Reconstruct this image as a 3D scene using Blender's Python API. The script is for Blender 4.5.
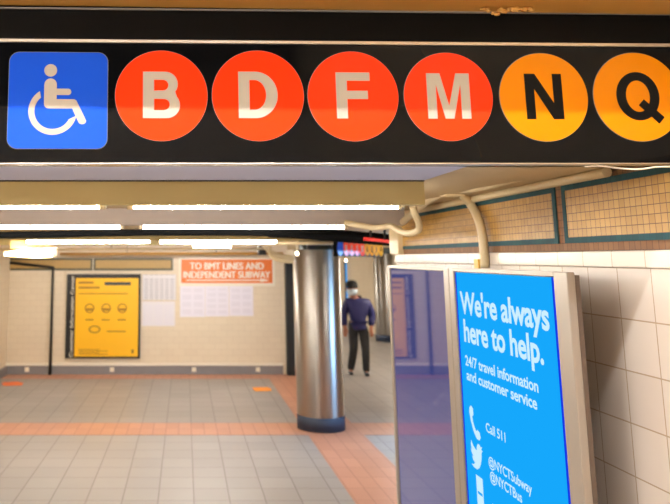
import bpy, bmesh, math, random
from mathutils import Vector, Matrix

for o in list(bpy.data.objects):
    bpy.data.objects.remove(o)
SC = bpy.context.scene
COL = SC.collection
random.seed(7)

# ------------------------------------------------------------------ camera
F, CX, CY = 720.0, 185.0, 146.0        # focal length and principal point, pixels of the 670x504 frame
PITCH = math.atan(0.155)
CAM_Z = 2.1
SP, CP = math.sin(PITCH), math.cos(PITCH)
cam_data = bpy.data.cameras.new('camera')
cam = bpy.data.objects.new('camera', cam_data)
COL.objects.link(cam)
cam.location = (0, 0, CAM_Z)
cam.rotation_euler = (math.pi / 2 + PITCH, 0, 0)
cam_data.sensor_width = 36
cam_data.lens = F / 670 * 36
cam_data.shift_x = (335 - CX) / 670
cam_data.shift_y = -(252 - CY) / 670
cam_data.clip_start = 0.02
cam_data.dof.use_dof = True
cam_data.dof.focus_distance = 1.72
cam_data.dof.aperture_fstop = 5.6
SC.camera = cam

# ------------------------------------------------------------------ world, exposure
W = bpy.data.worlds.new('world')
SC.world = W
W.use_nodes = True
W.node_tree.nodes['Background'].inputs[0].default_value = (0.05, 0.05, 0.055, 1)
W.node_tree.nodes['Background'].inputs[1].default_value = 0.2
SC.view_settings.view_transform = 'Standard'
SC.view_settings.look = 'None'
SC.view_settings.exposure = 0.0
SC.view_settings.gamma = 1.0
SC.cycles.use_denoising = True
SC.cycles.max_bounces = 10
SC.cycles.diffuse_bounces = 6
SC.cycles.sample_clamp_indirect = 6

TUBE = 130.0                      # radiance of the fluorescent tubes
TUBE_COL = (1.0, 0.97, 0.91)
TUBE_FAR = 140.0                 # the brighter lamps of the hall beyond
STAIR = 330.0
STAIR_COL = (1.0, 0.98, 0.96)
FILL_BACK = 45.0
FILL_SIDE = 500.0
PASSAGE_FILL = 420.0

def ray(px, py):
    u, v = (px - CX) / F, (CY - py) / F
    return Vector((u, CP - v * SP, SP + v * CP))

def at(px, py, Y):
    """the point seen at a pixel of the photograph, Y metres down the hall"""
    d = ray(px, py)
    return Vector((0, 0, CAM_Z)) + d * (Y / d.y)

def on_x(px, py, X):
    d = ray(px, py)
    return Vector((0, 0, CAM_Z)) + d * (X / d.x)

def on_z(px, py, Z):
    d = ray(px, py)
    return Vector((0, 0, CAM_Z)) + d * ((Z - CAM_Z) / d.z)

# ------------------------------------------------------------------ materials
def srgb(r, g, b):
    def f(c):
        c /= 255
        return c / 12.92 if c <= 0.04045 else ((c + 0.055) / 1.055) ** 2.4
    return (f(r), f(g), f(b), 1)

def mat(name, col, rough=0.6, metal=0.0, vary=0.08, scale=6.0, bump=0.0, coat=0.0, spec=0.5):
    m = bpy.data.materials.new(name)
    m.use_nodes = True
    nt = m.node_tree
    b = nt.nodes['Principled BSDF']
    b.inputs['Roughness'].default_value = rough
    b.inputs['Metallic'].default_value = metal
    b.inputs['Specular IOR Level'].default_value = spec
    b.inputs['Coat Weight'].default_value = coat
    b.inputs['Coat Roughness'].default_value = 0.04
    if vary:
        tc = nt.nodes.new('ShaderNodeTexCoord')
        n = nt.nodes.new('ShaderNodeTexNoise')
        n.inputs['Scale'].default_value = scale
        n.inputs['Detail'].default_value = 4
        nt.links.new(tc.outputs['Object'], n.inputs['Vector'])
        mx = nt.nodes.new('ShaderNodeMix')
        mx.data_type = 'RGBA'
        mx.inputs[6].default_value = tuple(c * (1 - vary) for c in col[:3]) + (1,)
        mx.inputs[7].default_value = tuple(min(1, c * (1 + vary)) for c in col[:3]) + (1,)
        nt.links.new(n.outputs['Fac'], mx.inputs[0])
        nt.links.new(mx.outputs[2], b.inputs['Base Color'])
        if bump:
            bp = nt.nodes.new('ShaderNodeBump')
            bp.inputs['Strength'].default_value = bump
            bp.inputs['Distance'].default_value = 0.01
            nt.links.new(n.outputs['Fac'], bp.inputs['Height'])
            nt.links.new(bp.outputs['Normal'], b.inputs['Normal'])
    else:
        b.inputs['Base Color'].default_value = col
    return m

def emit(name, col, strength):
    m = bpy.data.materials.new(name)
    m.use_nodes = True
    nt = m.node_tree
    nt.nodes.remove(nt.nodes['Principled BSDF'])
    e = nt.nodes.new('ShaderNodeEmission')
    e.inputs[0].default_value = tuple(col[:3]) + (1,)
    e.inputs[1].default_value = strength
    nt.links.new(e.outputs[0], nt.nodes['Material Output'].inputs[0])
    return m

def tile_mat(name, c1, c2, grout, w, h, axes='XY', org=(0, 0), mortar=0.004, off=0.0, rough=0.4, stain=0.08, stain_scale=1.5, bump=0.25):
    """stacked tiles w x h metres on the plane of the two object axes"""
    m = bpy.data.materials.new(name)
    m.use_nodes = True
    nt = m.node_tree
    b = nt.nodes['Principled BSDF']
    b.inputs['Roughness'].default_value = rough
    tc = nt.nodes.new('ShaderNodeTexCoord')
    sx = nt.nodes.new('ShaderNodeSeparateXYZ')
    nt.links.new(tc.outputs['Object'], sx.inputs[0])
    cb = nt.nodes.new('ShaderNodeCombineXYZ')
    for i, a in enumerate(axes):
        ad = nt.nodes.new('ShaderNodeMath')
        ad.operation = 'SUBTRACT'
        ad.inputs[1].default_value = org[i] - 40 * (w, h)[i]
        nt.links.new(sx.outputs['XYZ'.index(a)], ad.inputs[0])
        nt.links.new(ad.outputs[0], cb.inputs[i])
    br = nt.nodes.new('ShaderNodeTexBrick')
    br.offset = off
    br.squash = 1.0
    br.inputs['Color1'].default_value = c1
    br.inputs['Color2'].default_value = c2
    br.inputs['Mortar'].default_value = grout
    br.inputs['Scale'].default_value = 1.0
    br.inputs['Mortar Size'].default_value = mortar
    br.inputs['Mortar Smooth'].default_value = 0.3
    br.inputs['Brick Width'].default_value = w
    br.inputs['Row Height'].default_value = h
    nt.links.new(cb.outputs[0], br.inputs['Vector'])
    n = nt.nodes.new('ShaderNodeTexNoise')
    n.inputs['Scale'].default_value = stain_scale
    n.inputs['Detail'].default_value = 5
    nt.links.new(tc.outputs['Object'], n.inputs['Vector'])
    mr = nt.nodes.new('ShaderNodeMapRange')
    mr.inputs['From Min'].default_value = 0.3
    mr.inputs['From Max'].default_value = 0.7
    mr.inputs['To Min'].default_value = 1 - stain
    mr.inputs['To Max'].default_value = 1.0
    nt.links.new(n.outputs['Fac'], mr.inputs['Value'])
    mx = nt.nodes.new('ShaderNodeMix')
    mx.data_type = 'RGBA'
    mx.blend_type = 'MULTIPLY'
    mx.inputs[0].default_value = 1
    nt.links.new(br.outputs['Color'], mx.inputs[6])
    nt.links.new(mr.outputs['Result'], mx.inputs[7])
    nt.links.new(mx.outputs[2], b.inputs['Base Color'])
    if bump:
        bp = nt.nodes.new('ShaderNodeBump')
        bp.invert = True
        bp.inputs['Strength'].default_value = bump
        bp.inputs['Distance'].default_value = 0.002
        nt.links.new(br.outputs['Fac'], bp.inputs['Height'])
        nt.links.new(bp.outputs['Normal'], b.inputs['Normal'])
    return m

M = {}
M['floor'] = tile_mat('floor_tile', srgb(160, 154, 149), srgb(152, 146, 141), srgb(116, 108, 102), 0.314, 0.335, 'XY', (0.078, 8.374), 0.006, 0.0, 0.42, 0.12, 0.7, 0.2)
M['orange_floor'] = tile_mat('orange_floor_tile', srgb(200, 145, 118), srgb(191, 137, 110), srgb(164, 112, 88), 0.157, 0.335, 'XY', (0.078, 8.374), 0.005, 0.0, 0.42, 0.1, 0.7, 0.2)
M['wall_tile'] = tile_mat('white_wall_tile', srgb(217, 205, 193), srgb(212, 199, 187), srgb(176, 155, 132), 0.147, 0.1374, 'YZ', (2.0296, 2.0725 - 0.1374 * 12), 0.0022, 0.0, 0.22, 0.10, 2.2, 0.3)
M['ledge_tile'] = tile_mat('white_ledge_tile', srgb(216, 206, 194), srgb(212, 201, 188), srgb(190, 170, 150), 0.147, 0.3, 'YZ', (2.0296, 2.0), 0.0022, 0.0, 0.2, 0.06, 3.0, 0.3)
M['brown_tile'] = tile_mat('brown_mosaic_tile', srgb(138, 96, 58), srgb(124, 84, 50), srgb(92, 64, 40), 0.0245, 0.0245, 'YZ', (2.33, 2.1445), 0.0014, 0.0, 0.7, 0.12, 3.0, 0.3)
M['cream_mosaic'] = tile_mat('cream_mosaic_tile', srgb(190, 146, 68), srgb(174, 130, 54), srgb(98, 64, 26), 0.0245, 0.0245, 'YZ', (2.33, 2.1615), 0.0012, 0.0, 0.5, 0.12, 4.0, 0.4)
M['teal'] = tile_mat('teal_border_tile', srgb(16, 72, 78), srgb(12, 62, 70), srgb(10, 48, 54), 0.0245, 0.06, 'YZ', (2.33, 2.12), 0.0006, 0.0, 0.75, 0.1, 4.0, 0.2)
M['cream_wall'] = tile_mat('cream_wall_tile', srgb(224, 209, 183), srgb(221, 205, 179), srgb(207, 190, 164), 0.22, 0.11, 'XZ', (0, 0), 0.003, 0.5, 0.4, 0.06, 0.6, 0.1)
M['cream_side'] = tile_mat('cream_side_tile', srgb(224, 209, 183), srgb(221, 205, 179), srgb(207, 190, 164), 0.22, 0.11, 'YZ', (0, 0), 0.003, 0.5, 0.4, 0.06, 0.6, 0.1)
M['ceiling'] = mat('ceiling_paint', srgb(196, 172, 130), 0.7, vary=0.06, scale=1.5, bump=0.05)
M['grey_beam'] = mat('grey_beam_paint', srgb(152, 138, 128), 0.6, vary=0.05, scale=1.5)
M['ceiling_light_tint'] = mat('mauve_light_tint', srgb(190, 192, 214), 0.6, vary=0.05, scale=1.5)
M['fascia'] = mat('fascia_paint', srgb(186, 168, 112), 0.55, vary=0.05, scale=1.2)
M['soffit'] = mat('soffit_wood', srgb(178, 132, 60), 0.55, vary=0.12, scale=5)
M['dark_paint'] = mat('dark_paint', srgb(46, 42, 38), 0.7)
M['stair_tile'] = tile_mat('stair_wall_tile', srgb(225, 216, 205), srgb(220, 210, 198), srgb(190, 178, 164), 0.3, 0.15, 'XZ', (0, 0), 0.004, 0.0, 0.3, 0.05, 1.0, 0.1)
M['pipe'] = mat('pipe_paint', srgb(206, 186, 146), 0.45, vary=0.1, scale=9)
M['sign_black'] = mat('sign_black_enamel', srgb(7, 8, 10), 0.05, vary=0.0, spec=0.09)
M['housing_black'] = mat('housing_black', srgb(4, 4, 4), 0.6, vary=0.2, scale=20, spec=0.1)
M['silver'] = mat('silver_trim', srgb(190, 180, 165), 0.3, 0.85, vary=0.05)
M['sign_blue'] = mat('sign_blue', (0.010, 0.070, 0.58, 1), 0.1, vary=0.0, spec=0.09)
M['sign_red'] = mat('sign_red', (0.88, 0.040, 0.006, 1), 0.1, vary=0.0, spec=0.09)
M['sign_yellow'] = mat('sign_yellow', (0.64, 0.215, 0.002, 1), 0.1, vary=0.0, spec=0.09)
M['sign_white'] = mat('sign_white', srgb(170, 165, 156), 0.15, vary=0.0, spec=0.09)
M['sign_edge'] = mat('sign_edge_line', srgb(120, 118, 116), 0.3, vary=0.0)
M['steel'] = mat('brushed_steel', srgb(184, 178, 170), 0.40, 1.0, vary=0.05, scale=2.0)
_b = M['steel'].node_tree
_t = _b.nodes.new('ShaderNodeTangent'); _t.direction_type = 'RADIAL'; _t.axis = 'Z'
_b.links.new(_t.outputs[0], _b.nodes['Principled BSDF'].inputs['Tangent'])
_b.nodes['Principled BSDF'].inputs['Anisotropic'].default_value = 1.0
_b.nodes['Principled BSDF'].inputs['Anisotropic Rotation'].default_value = 0.25
M['navy'] = mat('navy_base_paint', srgb(30, 44, 66), 0.6, vary=0.15)
M['green_black'] = mat('dark_green_paint', srgb(40, 52, 44), 0.5)
M['baseboard'] = mat('grey_baseboard', srgb(128, 126, 128), 0.5)
M['white_paint'] = mat('white_paint', srgb(232, 224, 206), 0.5, vary=0.05)
M['black'] = mat('black_paint', srgb(10, 10, 10), 0.5, vary=0.2)
M['cable'] = mat('black_cable', srgb(8, 8, 9), 0.85, vary=0.2, spec=0.1)
M['kiosk_frame'] = mat('kiosk_bronze_metal', srgb(146, 136, 126), 0.4, 0.4, vary=0.05)
M['kiosk_body'] = mat('kiosk_body_metal', srgb(84, 70, 60), 0.5, 0.2, vary=0.06)
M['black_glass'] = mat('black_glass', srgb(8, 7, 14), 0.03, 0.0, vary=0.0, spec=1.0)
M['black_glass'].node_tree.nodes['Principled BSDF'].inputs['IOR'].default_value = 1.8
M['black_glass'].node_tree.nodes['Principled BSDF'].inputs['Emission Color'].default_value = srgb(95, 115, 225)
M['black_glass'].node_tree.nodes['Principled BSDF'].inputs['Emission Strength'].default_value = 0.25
M['bezel'] = mat('screen_bezel', srgb(22, 14, 14), 0.2, vary=0.0)
M['screen'] = emit('screen_cyan', srgb(22, 168, 252), 1.0)
M['screen_edge'] = emit('screen_edge_blue', srgb(20, 60, 240), 0.9)
M['screen_text'] = emit('screen_text_white', srgb(205, 240, 255), 1.0)
M['ad_blue'] = emit('lit_display_blue', srgb(150, 200, 255), 11.0)
M['tube'] = emit('lamp_tube', TUBE_COL, TUBE)
M['stair_tube'] = emit('stair_lamp_tube', STAIR_COL, STAIR)
M['fill_tube_back'] = emit('fill_lamp_tube_back', STAIR_COL, FILL_BACK)
M['fill_tube_side'] = emit('fill_lamp_tube_side', STAIR_COL, FILL_SIDE)
M['tube_passage_fill'] = emit('lamp_tube_passage_fill', TUBE_COL, PASSAGE_FILL)
M['tube_far'] = emit('lamp_tube_far', TUBE_COL, TUBE_FAR)
M['warm_lens'] = emit('warm_lens', (1.0, 0.68, 0.30), 45.0)
M['bulb'] = emit('small_bulb', (1.0, 0.85, 0.6), 12.0)
M['lamp_white'] = mat('lamp_housing_white', srgb(214, 196, 160), 0.4)
M['poster_yellow'] = mat('poster_yellow', srgb(247, 186, 6), 0.35, vary=0.03)
M['ink'] = mat('poster_ink', srgb(158, 112, 10), 0.5, vary=0.0)
M['ink_dark'] = mat('poster_logo_ink', srgb(44, 56, 60), 0.5, vary=0.0)
M['ink_grey'] = mat('notice_ink', srgb(165, 162, 166), 0.6, vary=0.0)
M['ink_faint'] = mat('faint_ink', srgb(214, 209, 220), 0.6, vary=0.0)
M['paper'] = mat('white_paper', srgb(226, 222, 224), 0.7, vary=0.03)
M['paper_blue'] = mat('pale_paper', srgb(228, 224, 236), 0.7, vary=0.03)
M['orange_sign'] = mat('orange_mosaic', srgb(224, 110, 22), 0.4, vary=0.12, scale=30)
M['frieze_olive'] = mat('olive_border_tile', srgb(66, 62, 34), 0.4, vary=0.1)
M['frieze_mustard'] = mat('mustard_mosaic', srgb(172, 138, 74), 0.4, vary=0.15, scale=25)
M['decal'] = mat('orange_decal', srgb(250, 150, 20), 0.45, vary=0.05)
M['decal_red'] = mat('orange_red_decal', srgb(240, 110, 30), 0.45, vary=0.05)
M['red'] = mat('red_paint', srgb(206, 34, 26), 0.4, vary=0.05)
M['skin'] = mat('skin', srgb(176, 116, 88), 0.5)
M['jacket'] = mat('navy_jacket', srgb(17, 19, 84), 0.6, vary=0.2, scale=9, bump=0.4)
M['trousers'] = mat('black_trousers', srgb(20, 19, 22), 0.7, vary=0.2)
M['hat'] = mat('black_hat', srgb(18, 17, 20), 0.8)
M['mask'] = mat('pale_mask', srgb(205, 222, 232), 0.7, vary=0.03)
M['shoe'] = mat('black_shoe', srgb(24, 26, 34), 0.5)
M['yellow_clip'] = mat('yellow_clip', srgb(214, 160, 40), 0.5)

# ------------------------------------------------------------------ mesh building
class MB:
    def __init__(self):
        self.bm = bmesh.new()

    def box(self, x0, x1, y0, y1, z0, z1, bev=0.0):
        r = bmesh.ops.create_cube(self.bm, size=1.0)
        for v in r['verts']:
            v.co = Vector(((x0 + x1) / 2 + v.co.x * (x1 - x0), (y0 + y1) / 2 + v.co.y * (y1 - y0), (z0 + z1) / 2 + v.co.z * (z1 - z0)))
        if bev:
            es = list({e for v in r['verts'] for e in v.link_edges})
            bmesh.ops.bevel(self.bm, geom=es, offset=bev, segments=2, affect='EDGES', profile=0.5)
        return self

    def tube(self, pts, r, n=12, caps=True):
        pts = [Vector(p) for p in pts]
        rs = r if isinstance(r, (list, tuple)) else [r] * len(pts)
        rings = []
        up = Vector((0.13, 0.31, 0.94))
        for i, p in enumerate(pts):
            if i == 0: d = pts[1] - p
            elif i == len(pts) - 1: d = p - pts[-2]
            else: d = (pts[i + 1] - p).normalized() + (p - pts[i - 1]).normalized()
            d.normalize()
            a = up - d * up.dot(d)
            if a.length < 0.2: a = Vector((1, 0, 0)) - d * d.x
            a.normalize()
            up = a
            b = d.cross(a)
            rings.append([self.bm.verts.new(p + (a * math.cos(t) + b * math.sin(t)) * rs[i]) for t in [2 * math.pi * k / n for k in range(n)]])
        for A, B in zip(rings, rings[1:]):
            for k in range(n):
                f = self.bm.faces.new((A[k], A[(k + 1) % n], B[(k + 1) % n], B[k]))
                f.smooth = True
        if caps:
            self.bm.faces.new(rings[0][::-1]); self.bm.faces.new(rings[-1])
        return self

    def lathe(self, prof, c=(0, 0, 0), n=40):
        """profile of (radius, z), turned about the vertical through c"""
        c = Vector(c)
        rings = [[self.bm.verts.new(c + Vector((r * math.cos(2 * math.pi * k / n), r * math.sin(2 * math.pi * k / n), z))) for k in range(n)] for r, z in prof]
        for A, B in zip(rings, rings[1:]):
            for k in range(n):
                f = self.bm.faces.new((A[k], A[(k + 1) % n], B[(k + 1) % n], B[k]))
                f.smooth = True
        self.bm.faces.new(rings[0][::-1]); self.bm.faces.new(rings[-1])
        return self

    def ball(self, c, rx, ry, rz, n=20):
        r = bmesh.ops.create_uvsphere(self.bm, u_segments=n, v_segments=n // 2, radius=1)
        for v in r['verts']:
            v.co = Vector((c[0] + v.co.x * rx, c[1] + v.co.y * ry, c[2] + v.co.z * rz))
            for f in v.link_faces: f.smooth = True
        return self

    def bar(self, p0, p1, w, h):
        """rectangular bar between two points"""
        p0, p1 = Vector(p0), Vector(p1)
        d = (p1 - p0).normalized()
        s = d.cross(Vector((0, 0, 1))).normalized() * (w / 2)
        t = s.cross(d).normalized() * (h / 2)
        vs = [self.bm.verts.new(p + a * s + b * t) for p in (p0, p1) for a, b in ((-1, -1), (1, -1), (1, 1), (-1, 1))]
        for q in ((3, 2, 1, 0), (4, 5, 6, 7), (0, 1, 5, 4), (1, 2, 6, 5), (2, 3, 7, 6), (3, 0, 4, 7)):
            self.bm.faces.new([vs[k] for k in q])
        return self

    def add_mesh(self, me, mtx):
        b = bmesh.new(); b.from_mesh(me); b.transform(mtx)
        tmp = bpy.data.meshes.new('tmp'); b.to_mesh(tmp); b.free()
        self.bm.from_mesh(tmp); bpy.data.meshes.remove(tmp)
        return self

    def build(self, name, m, parent=None, local=False):
        bmesh.ops.recalc_face_normals(self.bm, faces=self.bm.faces[:])
        me = bpy.data.meshes.new(name)
        if parent is not None and not local:
            off = world_loc(parent)
            self.bm.transform(Matrix.Translation(-off))
        self.bm.to_mesh(me); self.bm.free()
        me.materials.append(m)
        o = bpy.data.objects.new(name, me)
        COL.objects.link(o)
        if parent is not None: o.parent = parent
        return o

def world_loc(o):
    v = Vector((0, 0, 0))
    while o is not None:
        v += o.location
        o = o.parent
    return v

def tag(o, label, cat, group=None, kind=None):
    o['label'] = label; o['category'] = cat
    if group: o['group'] = group
    if kind: o['kind'] = kind
    return o

def thing(name, label, cat, loc, rot=(0, 0, 0), group=None):
    o = bpy.data.objects.new(name, None)
    COL.objects.link(o)
    o.location = loc; o.rotation_euler = rot
    o.empty_display_size = 0.1
    return tag(o, label, cat, group)

def struct(name, mb, m, label=None):
    o = mb.build(name, m)
    o['kind'] = 'structure'
    if label: o['label'] = label
    return o

def fill_mesh(loops, depth=0.0):
    """flat outlines with holes, filled by a 2D curve -> mesh data in the XY plane, extruded along +-z"""
    cu = bpy.data.curves.new('outline', 'CURVE')
    cu.dimensions = '2D'; cu.fill_mode = 'BOTH'; cu.extrude = depth
    for lp in loops:
        s = cu.splines.new('POLY')
        s.points.add(len(lp) - 1)
        for p, q in zip(s.points, lp): p.co = (q[0], q[1], 0, 1)
        s.use_cyclic_u = True
    o = bpy.data.objects.new('outline', cu); COL.objects.link(o)
    dg = bpy.context.evaluated_depsgraph_get(); dg.update()
    me = bpy.data.meshes.new_from_object(o.evaluated_get(dg))
    bpy.data.objects.remove(o); bpy.data.curves.remove(cu)
    return me

def text_mesh(s, cap, width=None, depth=0.0005, bold=0.0, align='LEFT', spacing=1.0):
    """lettering with the given cap height, squeezed to a width; origin at the left (or centre) of the baseline"""
    cu = bpy.data.curves.new('letters', 'FONT')
    cu.body = s; cu.size = 1; cu.extrude = 0; cu.offset = bold; cu.space_character = spacing
    cu.resolution_u = 3
    o = bpy.data.objects.new('letters', cu); COL.objects.link(o)
    dg = bpy.context.evaluated_depsgraph_get(); dg.update()
    me = bpy.data.meshes.new_from_object(o.evaluated_get(dg))
    bpy.data.objects.remove(o); bpy.data.curves.remove(cu)
    xs = [v.co.x for v in me.vertices]
    x0, x1 = min(xs), max(xs)
    sy = cap / 0.73
    sx = (width / (x1 - x0)) if width else sy
    dx = -x0 if align == 'LEFT' else -(x0 + x1) / 2
    for v in me.vertices:
        v.co = Vector(((v.co.x + dx) * sx, v.co.y * sy, depth))
    return me

def arc(cx, cy, r, a0, a1, n=24, ry=None):
    ry = ry or r
    return [(cx + r * math.cos(math.radians(a0 + (a1 - a0) * k / n)), cy + ry * math.sin(math.radians(a0 + (a1 - a0) * k / n))) for k in range(n + 1)]

def bezpath(pts, n=8):
    """smooth polyline through points (Catmull-Rom)"""
    P = [Vector(p) for p in pts]
    out = []
    for i in range(len(P) - 1):
        a = P[i - 1] if i else P[i] * 2 - P[i + 1]
        b, c = P[i], P[i + 1]
        d = P[i + 2] if i + 2 < len(P) else P[i + 1] * 2 - P[i]
        for k in range(n):
            t = k / n
            out.append(0.5 * ((2 * b) + (c - a) * t + (2 * a - 5 * b + 4 * c - d) * t * t + (3 * b - a - 3 * c + d) * t ** 3))
    out.append(P[-1])
    return out

FACE_Y = Matrix(((1, 0, 0, 0), (0, 0, -1, 0), (0, 1, 0, 0), (0, 0, 0, 1)))      # faces the stairs (-Y)
FACE_X = Matrix(((0, 0, -1, 0), (-1, 0, 0, 0), (0, 1, 0, 0), (0, 0, 0, 1)))     # faces left (-X), reads towards the stairs

# ------------------------------------------------------------------ the setting
XL, XR, XP = -3.26, 1.2, 5.3          # left wall, tiled right wall, far side of the passage
YB, YE, YF = 13.6, 4.13, 24.0         # back wall, end of the right wall, far wall
ZC = 2.35
struct('floor', MB().box(XL - 0.2, XP + 0.2, -2.2, YF + 0.2, -0.1, 0), M['floor'])
struct('ceiling', MB().box(XL - 0.2, XP + 0.2, 1.80, YF + 0.2, ZC, ZC + 0.25), M['ceiling'])
struct('trim_1', MB().box(XL, 1.475, at(150, 435, 9).y and on_z(150, 435, 0).y, on_z(150, 423, 0).y, 0, 0.0015), M['orange_floor'], 'orange tile band crossing the floor')
struct('trim_2', MB().box(1.475, 2.14, YE + 0.4, 18.0, 0, 0.0016), M['orange_floor'], 'wide orange tile band running past the column')
struct('trim_3', MB().box(2.14, XP, on_z(150, 435, 0).y, on_z(150, 423, 0).y, 0, 0.0015), M['orange_floor'], 'orange tile band continuing to the right of the column')
struct('trim_4', MB().box(XL, 1.475, 13.1, YB, 0, 0.0015), M['orange_floor'], 'orange tile edge along the back wall')
XBE = at(288, 300, YB).x
struct('wall_back', MB().box(XL, XBE, YB, YB + 0.25, 0, ZC), M['cream_wall'])
struct('wall_left', MB().box(XL - 0.2, XL, -2.2, YB + 0.25, 0, 3.9), M['cream_side'])
struct('wall_far', MB().box(XL, XP + 0.2, YF, YF + 0.2, 0, ZC), M['cream_wall'])
struct('wall_passage', MB().box(XP, XP + 0.2, YE - 0.2, YF, 0, ZC), M['cream_side'])
struct('wall_right', MB().box(XR, XR + 0.3, -2.2, YE, 0, 2.0725), M['wall_tile'])
struct('wall_right_top', MB().box(XR, XR + 0.3, -2.2, YE, 2.119, ZC), M['brown_tile'])
struct('trim_5', MB().box(XR - 0.012, XR + 0.3, -2.2, YE, 2.0725, 2.119, 0.004), M['ledge_tile'], 'white tile ledge along the right wall')
struct('wall_passage_near', MB().box(XR + 0.3, XP, YE - 0.2, YE, 0, ZC), M['cream_wall'])
struct('trim_6', MB().box(XR - 0.03, XR + 0.06, YE - 0.14, YE + 0.03, 2.119, ZC, 0.004), M['pipe'], 'pale post at the end of the right wall')
# stairwell behind and above the camera
struct('wall_front', MB().box(XL, XR, -2.2, -2.0, 0, 3.2), M['stair_tile'])
struct('wall_front_top', MB().box(XL, XR, -2.2, -2.0, 3.2, 3.9), M['dark_paint'])  # unseen wall's dark top, shaped for its reflection in the sign
struct('wall_right_stair', MB().box(XR, XR + 0.3, -2.2, 1.8, ZC, 3.9), M['cream_side'])
struct('ceiling_stair', MB().box(XL - 0.2, XR + 0.3, -2.2, 1.45, 3.9, 4.0), M['ceiling'])
hd = MB().box(XL, XR, 1.435, 1.80, 2.688, 4.0)
for v in hd.bm.verts: v.co.y += (v.co.x - 0.1) * math.tan(math.radians(2.6))
struct('trim_7', hd, M['soffit'], 'ochre painted header above the overhead sign')
struct('trim_15', MB().box(XL, at(425, 175, 2.3).x, 1.80, 2.316, ZC - 0.004, ZC), M['ceiling_light_tint'], 'ceiling strip between the sign and the nearest beam, tinted for bluish light')  # bluish light on the ceiling, put into this strip's colour
struct('trim_8', MB().box(XL, XR, 1.86, 2.0, ZC + 0.0, 4.0), M['fascia'], 'painted header behind the overhead sign')
# baseboards
zb = at(150, 365.5, YB).z
struct('baseboard_back', MB().box(XL, XBE - 0.12, YB - 0.03, YB, 0, zb), M['baseboard'])
struct('baseboard_left', MB().box(XL, XL + 0.03, 2, YB - 0.03, 0, zb), M['baseboard'])
struct('trim_9', MB().box(XL, XBE - 0.12, YB - 0.05, YB, zb, zb + 0.045, 0.006), M['white_paint'], 'white ledge above the grey baseboard')
struct('trim_10', MB().box(at(285, 300, YB).x, at(292.5, 300, YB).x, YB - 0.16, YB + 0.3, 0, at(288, 263, YB).z), M['black'], 'black post at the end of the back wall')
# two painted drop beams that hide the first two lamp rows
def fascia(name, Y, t, xr, z0, label, m='fascia'):
    struct(name, MB().box(XL, xr, Y, Y + t, z0, ZC, 0.003), M[m], label)
fascia('trim_11', 2.316, 0.04, at(425, 195, 2.316).x, 2.267, 'nearest painted drop beam in front of the lamps')
fascia('trim_12', 3.68, 0.04, at(405, 220, 3.68).x, 2.262, 'second painted drop beam in front of the lamps', 'grey_beam')
fascia('trim_13', 6.9, 0.05, 1.5, 2.262, 'third painted drop beam')
fascia('trim_14', 10.4, 0.05, 1.5, 2.275, 'farthest painted drop beam')

struct('trim_16', MB().box(XL, at(425, 180, 2.3).x, 2.304, 2.3155, ZC - 0.0075, ZC - 0.0042), M['black'], 'thin dark joint along the top of the nearest beam')
# ------------------------------------------------------------------ overhead sign
SIGN_YAW = math.radians(2.6)
SIGN_ROLL = math.radians(-0.35)
SO = Vector((0.1, 1.645, 2.45))
sign = thing('overhead_sign', 'long black overhead station sign with a wheelchair square and six lettered discs', 'sign', SO, (0, SIGN_ROLL, SIGN_YAW))
SM = Matrix.Translation(SO) @ Matrix.Rotation(SIGN_YAW, 4, 'Z') @ Matrix.Rotation(SIGN_ROLL, 4, 'Y')
SMI = SM.inverted()
def on_sign(px, py):
    o = SMI @ Vector((0, 0, CAM_Z)); d = SMI.to_3x3() @ ray(px, py)
    p = o + d * (-o.y / d.y)
    return p.x, p.z
xl, xr_ = -1.35, 1.094
zt = on_sign(300, 43)[1]; zbt = on_sign(300, 163.2)[1]; zh = (on_sign(300, 7.5)[1])
MB().box(xl, xr_, 0, 0.06, zbt, zt).build('sign_panel', M['sign_black'], sign, True)
MB().box(xl, xr_, 0.002, 0.08, zt, zh, 0.003).build('housing', M['housing_black'], sign, True)
MB().box(xl, xr_, -0.006, 0.002, zt - 0.004, zt + 0.004, 0.001).build('top_trim', M['silver'], sign, True)
MB().box(xl, xr_, -0.002, 0.002, on_sign(300, 11.5)[1], on_sign(300, 10)[1]).build('housing_rib', M['sign_edge'], sign, True)
MB().box(xl, xr_, -0.006, 0.03, zbt - 0.003, zbt, 0.001).build('bottom_trim', M['silver'], sign, True)

def disc(parent, name, m, x, z, r, y=-0.0015, depth=0.0012):
    return MB().add_mesh(fill_mesh([arc(0, 0, r, 0, 360, 71)[:-1]], depth), Matrix.Translation((x, y, z)) @ FACE_Y).build(name, m, parent, True)

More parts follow.
